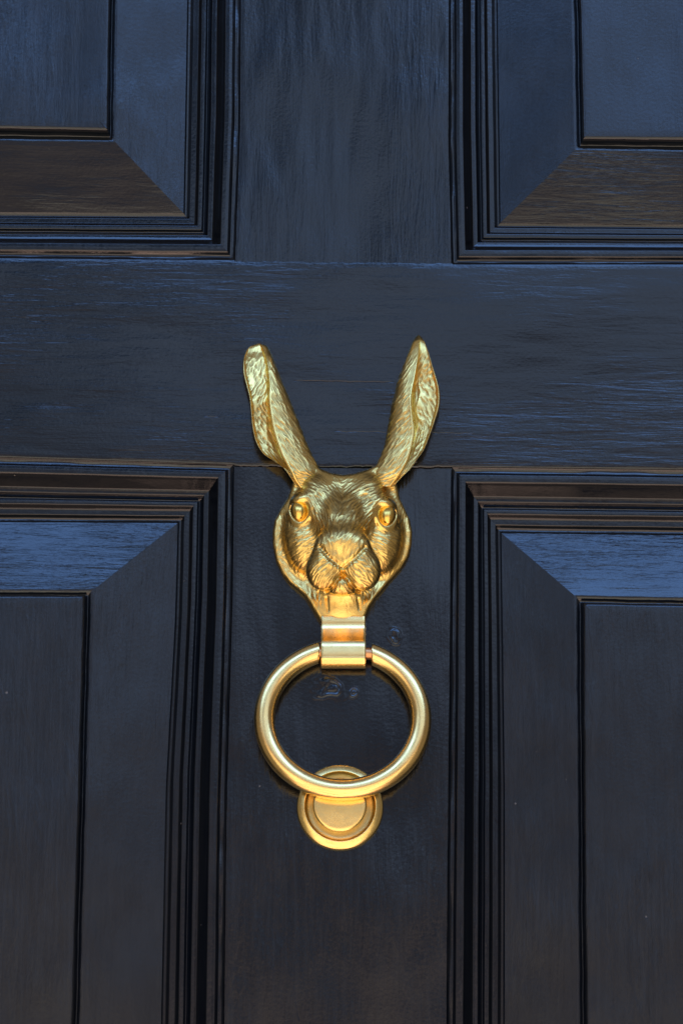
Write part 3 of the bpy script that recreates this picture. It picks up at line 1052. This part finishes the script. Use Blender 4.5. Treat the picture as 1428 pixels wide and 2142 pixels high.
# ------------------------------------------------------------------ eyes
for ex, ey, ez, rr in EYES:
    nu, nv = 40, 28
    u = np.linspace(0, 2 * math.pi, nu, endpoint=False)[None, :]
    w = np.linspace(-math.pi / 2, math.pi / 2, nv)[:, None]
    a = 17.5 * np.cos(w) * np.cos(u); b = 22.5 * np.cos(w) * np.sin(u); c_ = 18.0 * np.sin(w) + 0 * u
    c, s = math.cos(rr), math.sin(rr)
    px_ = ex + a * c - b * s; py_ = ey + a * s + b * c
    q = P(px_, py_, 58 + c_).reshape(-1, 3)
    co = W(q)
    make_mesh('eye', co, orient_out(co, grid_faces(nv, nu, 0, wrap=True)), M_eye, knocker)

# ------------------------------------------------------------------ ears
earL = [((532, 720.3), (540, 718), (549, 719.5)), ((520, 727), (545, 720.5), (559, 723.5)), ((512, 740), (551, 734), (567, 737)), ((508, 757), (557, 750), (573, 750)), ((508, 780), (561, 775), (583, 776)),
        ((514, 805), (564, 805), (595, 806)), ((521, 832), (563, 835), (607, 835)), ((524, 862), (566, 866), (619, 865)), ((527, 893), (571, 897), (630, 893)),
        ((534, 923), (579, 924), (640, 920)), ((549, 948), (588, 950), (650, 943)), ((572, 964), (599, 972), (660, 962)), ((592, 978), (609, 990), (668, 980)),
        ((606, 996), (616, 1004), (668, 998)), ((620, 1018), (630, 1022), (664, 1018))]
earR = [((881, 705), (876, 700.5), (870, 703)), ((885, 711), (876.5, 707), (865, 710)), ((889, 718), (877, 714), (861, 718)), ((897, 740), (875, 738), (852, 740)), ((905, 767), (871, 765), (842, 765)),
        ((915, 797), (866, 795), (831, 793)), ((920, 822), (861, 820), (825, 818)), ((919, 850), (860, 845), (818, 845)), ((910, 880), (863, 875), (813, 875)),
        ((900, 908), (866, 903), (808, 903)), ((888, 938), (862, 930), (803, 930)), ((873, 960), (856, 956), (794, 955)), ((859, 980), (846, 978), (784, 976)),
        ((842, 996), (832, 998), (778, 996)), ((822, 1018), (816, 1018), (780, 1016))]
dmid = [7, 17, 25, 34, 40, 44, 47, 49, 50, 51, 52, 53, 53, 50, 46]
cav = [0.1, 0.4, 0.75, 0.95, 1, 1, 1, 1, 1, 1, 0.9, 0.6, 0.25, 0, 0]
for rows, lab in ((earL, 0), (earR, 1)):
    NR = 210
    EE = catmull([r[0] for r in rows], NR); MM = catmull([r[1] for r in rows], NR); BB = catmull([r[2] for r in rows], NR)
    dm = catmull(dmid, NR); cv = np.clip(catmull(cav, NR), 0, 1)
    wd = np.clip(np.hypot(*(BB - EE).T) / 95.0, 0.25, 1.0)
    # (segment, position, depth offset, cavity part)
    sec = []
    for u in np.linspace(0, 1, 46):                       # outer rim -> cavity -> under the fold
        rim = 5.0 * math.exp(-((u - 0.06) / 0.05) ** 2)
        bowl = -14.0 * u ** 0.9 - 9.0 * max(0, (u - 0.94) / 0.06) ** 2
        edge = -16.0 * max(0, 1 - u / 0.035) ** 2
        sec.append(('E', u * 0.985, -9 + rim + edge * 0.5, bowl))
    for dpt, ps in ((-14, 0.992), (-7, 0.985), (-1.5, 0.98), (2.0, 0.99), (3.6, 1.02 - 0.0)):
        sec.append(('L', ps, dpt, 0))
    for u in np.linspace(0.05, 1, 44):                    # back of the ear, convex
        sec.append(('B', u, 3.8 - 2.0 * u - 33.0 * (1 - math.sqrt(max(0, 1 - (u * 0.985) ** 2.4))), 0))
    for u in np.linspace(0.0, 1, 14)[1:-1]:               # closed behind
        sec.append(('R', u, -33 - 6 * math.sin(math.pi * u), 0))
    nc = len(sec)
    px_ = np.zeros((NR, nc)); py_ = np.zeros((NR, nc)); dd = np.zeros((NR, nc)); msk = np.zeros((NR, nc))
    for j, (sg, u, off, bw) in enumerate(sec):
        if sg in 'EL':
            q = EE * (1 - u) + MM * u
            low = 20 * (1 - cv)           # where the fold closes the cavity fills up
            d_ = dm + wd * off * np.where(sg == 'E', 1, 1) + wd * bw * cv
            if sg == 'E':
                d_ = dm + wd * (off * (0.35 + 0.65 * cv) + bw * cv + (1 - cv) * 6 * u)
            else:
                d_ = dm + wd * off * cv + wd * (1 - cv) * 0
            msk[:, j] = 1
        elif sg == 'B':
            q = MM * (1 - u) + BB * u
            d_ = dm + wd * off
            msk[:, j] = 1
        else:
            q = BB * (1 - u) + EE * u
            d_ = dm + wd * (off - 3)
        px_[:, j] = q[:, 0]; py_[:, j] = q[:, 1]; dd[:, j] = np.maximum(d_, 3.0)
    V = np.stack([px_, py_, dd], 2).reshape(-1, 3)
    fq = grid_faces(NR, nc, 0, wrap=True)
    # caps
    V = np.concatenate([V, [V[:nc].mean(0)], [V[-nc:].mean(0)]])
    cap = []
    for j in range(nc):
        j2 = (j + 1) % nc
        cap.append((j2, j, NR * nc, NR * nc)); cap.append(((NR - 1) * nc + j, (NR - 1) * nc + j2, NR * nc + 1, NR * nc + 1))
    nn = vnormals(V, fq)
    if nn[:NR * nc].reshape(NR, nc, 3)[NR // 2, 60, 2] < 0:
        nn = -nn
    mk = np.append(msk.ravel(), [0, 0])
    rimk = np.ones((NR, nc)); rimk[:, 44:54] = 0.1; rimk[:, :5] = 0.1
    mk = mk * np.append(rimk.ravel(), [0, 0]) * np.clip((V[:, 1] - 725) / 25, 0.0, 1)
    amp = sample(fur, V[:, 0], V[:, 1]) * mk
    V = V - nn * (amp * 1.4)[:, None]
    # smooth band beside the fold near the base stays polished
    co = W(P(V[:, 0], V[:, 1], V[:, 2]))
    fq = orient_out(co[:NR * nc], fq)
    fl = [tuple(x) for x in fq.tolist()]
    for a, b, c, _ in cap:
        fl.append((a, b, c))
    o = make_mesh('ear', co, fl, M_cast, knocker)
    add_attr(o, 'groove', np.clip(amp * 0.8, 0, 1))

# ------------------------------------------------------------------ hinge bracket under the throat
prof_y = [(1288, 33), (1298, 34), (1306, 34), (1313, 35), (1319, 36.8), (1325, 39), (1331, 41.8), (1336, 44.8), (1341, 48), (1349, 50.4), (1358, 51.3), (1366, 51.8), (1373, 51.8),
          (1378, 51.5), (1384, 47), (1390, 42), (1395, 36), (1398, 29), (1398, 21), (1393, 13), (1382, 8), (1360, 5), (1330, 3), (1288, 2)]
pc = catmull(prof_y, 110)
stn = [(0.0, 3.5), (0.3, 1.6), (1.2, 0.5), (3.0, 0.0)]
xsL = [(w0, ins) for w0, ins in stn]
cen = np.array([0, 24.0])
sec = []
for w0, ins in xsL:
    sec.append((0, w0, ins))
for w0 in np.linspace(0.06, 0.94, 16):
    sec.append((1, w0, 0))
for w0, ins in xsL[::-1]:
    sec.append((2, w0, ins))
rows = []
dy = np.gradient(pc[:, 0]); dz_ = np.gradient(pc[:, 1]); ln = np.hypot(dy, dz_) + 1e-9
ny, nz_ = dz_ / ln, -dy / ln          # outward or inward; fixed below
if (ny * (pc[:, 0] - 1340) + nz_ * (pc[:, 1] - 25)).sum() < 0:
    ny, nz_ = -ny, -nz_
for kind, w0, ins in sec:
    yl = pc[:, 0] - ny * ins; zl = pc[:, 1] - nz_ * ins
    xl = np.interp(yl, [1288, 1310, 1400], [671.5, 671.5, 670.5]); xr = np.interp(yl, [1288, 1310, 1400], [764, 764, 765.5])
    if kind == 0: x = xl + w0
    elif kind == 2: x = xr - w0
    else: x = xl * (1 - w0) + xr * w0
    rows.append(np.stack([x, yl, zl], 1))
R = np.stack(rows)
q = R.reshape(-1, 3)
npf = R.shape[1]
q = np.concatenate([q, [R[0].mean(0)], [R[-1].mean(0)]])
co = W(P(q[:, 0], q[:, 1], q[:, 2]))
fq = orient_out(co[:-2], grid_faces(R.shape[0], npf, 0, wrap=True))
fl = [tuple(x) for x in fq.tolist()]
for j in range(npf):
    j2 = (j + 1) % npf
    fl.append((j, j2, len(q) - 2)); fl.append(((R.shape[0] - 1) * npf + j2, (R.shape[0] - 1) * npf + j, len(q) - 1))
make_mesh('hinge_bracket', co, fl, M_ring, knocker)


def tube(name, cl, radius, mat, parent, nseg=48, xcut=None):
    """cl: world centre line"""
    n = len(cl)
    tg = np.gradient(cl, axis=0); tg /= np.linalg.norm(tg, axis=1, keepdims=True)
    ref = np.array([0, -1.0, 0.12])
    b1 = np.cross(tg, ref); b1 /= np.linalg.norm(b1, axis=1, keepdims=True)
    b2 = np.cross(b1, tg)
    rr = np.full(n, radius)
    an = np.linspace(0, 2 * math.pi, nseg, endpoint=False)
    pe = 2.25                                         # slightly squared, hand-finished bar
    ca, sa = np.cos(an), np.sin(an)
    k = (np.abs(ca) ** pe + np.abs(sa) ** pe) ** (-1 / pe)
    rows = []
    fr = [0.86, 0.95, 1.0]
    seq = [(0, 0.86, 0.0), (0, 0.95, 0.00015), (0, 1.0, 0.0005)] + [(i, 1.0, None) for i in range(1, n - 1)] + [(n - 1, 1.0, -0.0005), (n - 1, 0.95, -0.00015), (n - 1, 0.86, 0.0)]
    for i, s_, push in seq:
        c = cl[i] + (tg[i] * push if push else 0)
        rows.append(c + (b1[i] * (ca * k)[:, None] + b2[i] * (sa * k)[:, None]) * rr[i] * s_)
    R = np.stack(rows)
    if xcut is not None:                              # sawn-off ends stand square to the pin
        xr, xl = xcut
        sl = R[:12, :, 0]; np.maximum(sl, xr + 0.00012 * (np.arange(12) % 3 == 9)[:, None], out=sl)
        sl = R[-12:, :, 0]; np.minimum(sl, xl, out=sl)
    co = np.concatenate([R.reshape(-1, 3), [R[0].mean(0)], [R[-1].mean(0)]])
    fq = orient_out(co[:-2], grid_faces(len(rows), nseg, 0, wrap=True))
    fl = [tuple(x) for x in fq.tolist()]
    for j in range(nseg):
        j2 = (j + 1) % nseg
        fl.append((j, j2, len(co) - 2)); fl.append(((len(rows) - 1) * nseg + j2, (len(rows) - 1) * nseg + j, len(co) - 1))
    return make_mesh(name, co, fl, mat, parent)


# ring: hangs from the pin, foot rests on the strike plate
a0 = math.acos((768 - 716.5) / 163.5) ; a1 = math.pi - math.acos((716.5 - 676) / 163.5)
th = np.linspace(-math.asin(1) + 0, 0, 2)
ang = np.linspace(-a0, -(a1) + 0 - 2 * math.pi + 0, 3)   # placeholder, replaced below
start = -a0                       # right end (y up is negative)
end = -a1                         # left end
ang = np.linspace(start, end + 2 * math.pi, 220)
rx_ = 716.5 + 163.5 * np.cos(ang); ry_ = 1505 + 147 * np.sin(ang)
dr_ = np.interp(ry_, [1360, 1652], [34, 52])
tube('ring', W(P(rx_, ry_, dr_)), 21.3 * S, M_ring, knocker, xcut=(float(P(777, 1366, 34)[0]) * S, float(P(668, 1366, 34)[0]) * S))
tube('pin', W(P(np.linspace(655, 790, 40), np.linspace(1365, 1367.5, 40), 34)), 12.5 * S, M_pin, knocker, nseg=32)

# ------------------------------------------------------------------ strike plate
pc_ = P(711, 1688, 6)
plate = empty('strike_plate', (float(pc_[0]) * S, 0.0, CEN[2] + float(pc_[1]) * S), 'round brass strike plate with raised centre button screwed under the knocker ring', 'strike plate')


def lathe(name, prof_, cx, cz, mat, parent, n=96):
    pr = np.array(prof_, float)
    an = np.linspace(0, 2 * math.pi, n, endpoint=False)
    R = np.stack([cx + pr[:, 0][:, None] * np.cos(an), cz + pr[:, 0][:, None] * np.sin(an), np.repeat(pr[:, 1][:, None], n, 1)], 2)
    co = W(R).reshape(-1, 3)
    return make_mesh(name, co, orient_front(co, grid_faces(len(pr), n, 0, wrap=True)), mat, parent)


flp = catmull([(88, -2), (88.5, 2), (88, 6), (86.5, 9), (84, 11), (80, 13), (76, 14.5), (73.5, 15.2), (72, 14.6), (70, 11.8), (68, 9.6), (64, 8), (58, 7.3), (54, 7.2)], 60)
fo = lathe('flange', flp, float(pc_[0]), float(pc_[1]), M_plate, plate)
add_attr(fo, 'groove', np.repeat(np.clip((72.5 - flp[:, 0]) / 3.0, 0, 0.7), 96))        # darker, rougher brass inside the groove
pb = P(710.5, 1683, 25)
btp = catmull([(55.5, -1), (55.5, 6), (55.5, 12), (55.5, 19), (55, 23), (53, 25.5), (50, 26.6), (40, 27.0), (25, 27.4), (12, 27.6), (4, 27.6), (0.3, 27.6)], 60)
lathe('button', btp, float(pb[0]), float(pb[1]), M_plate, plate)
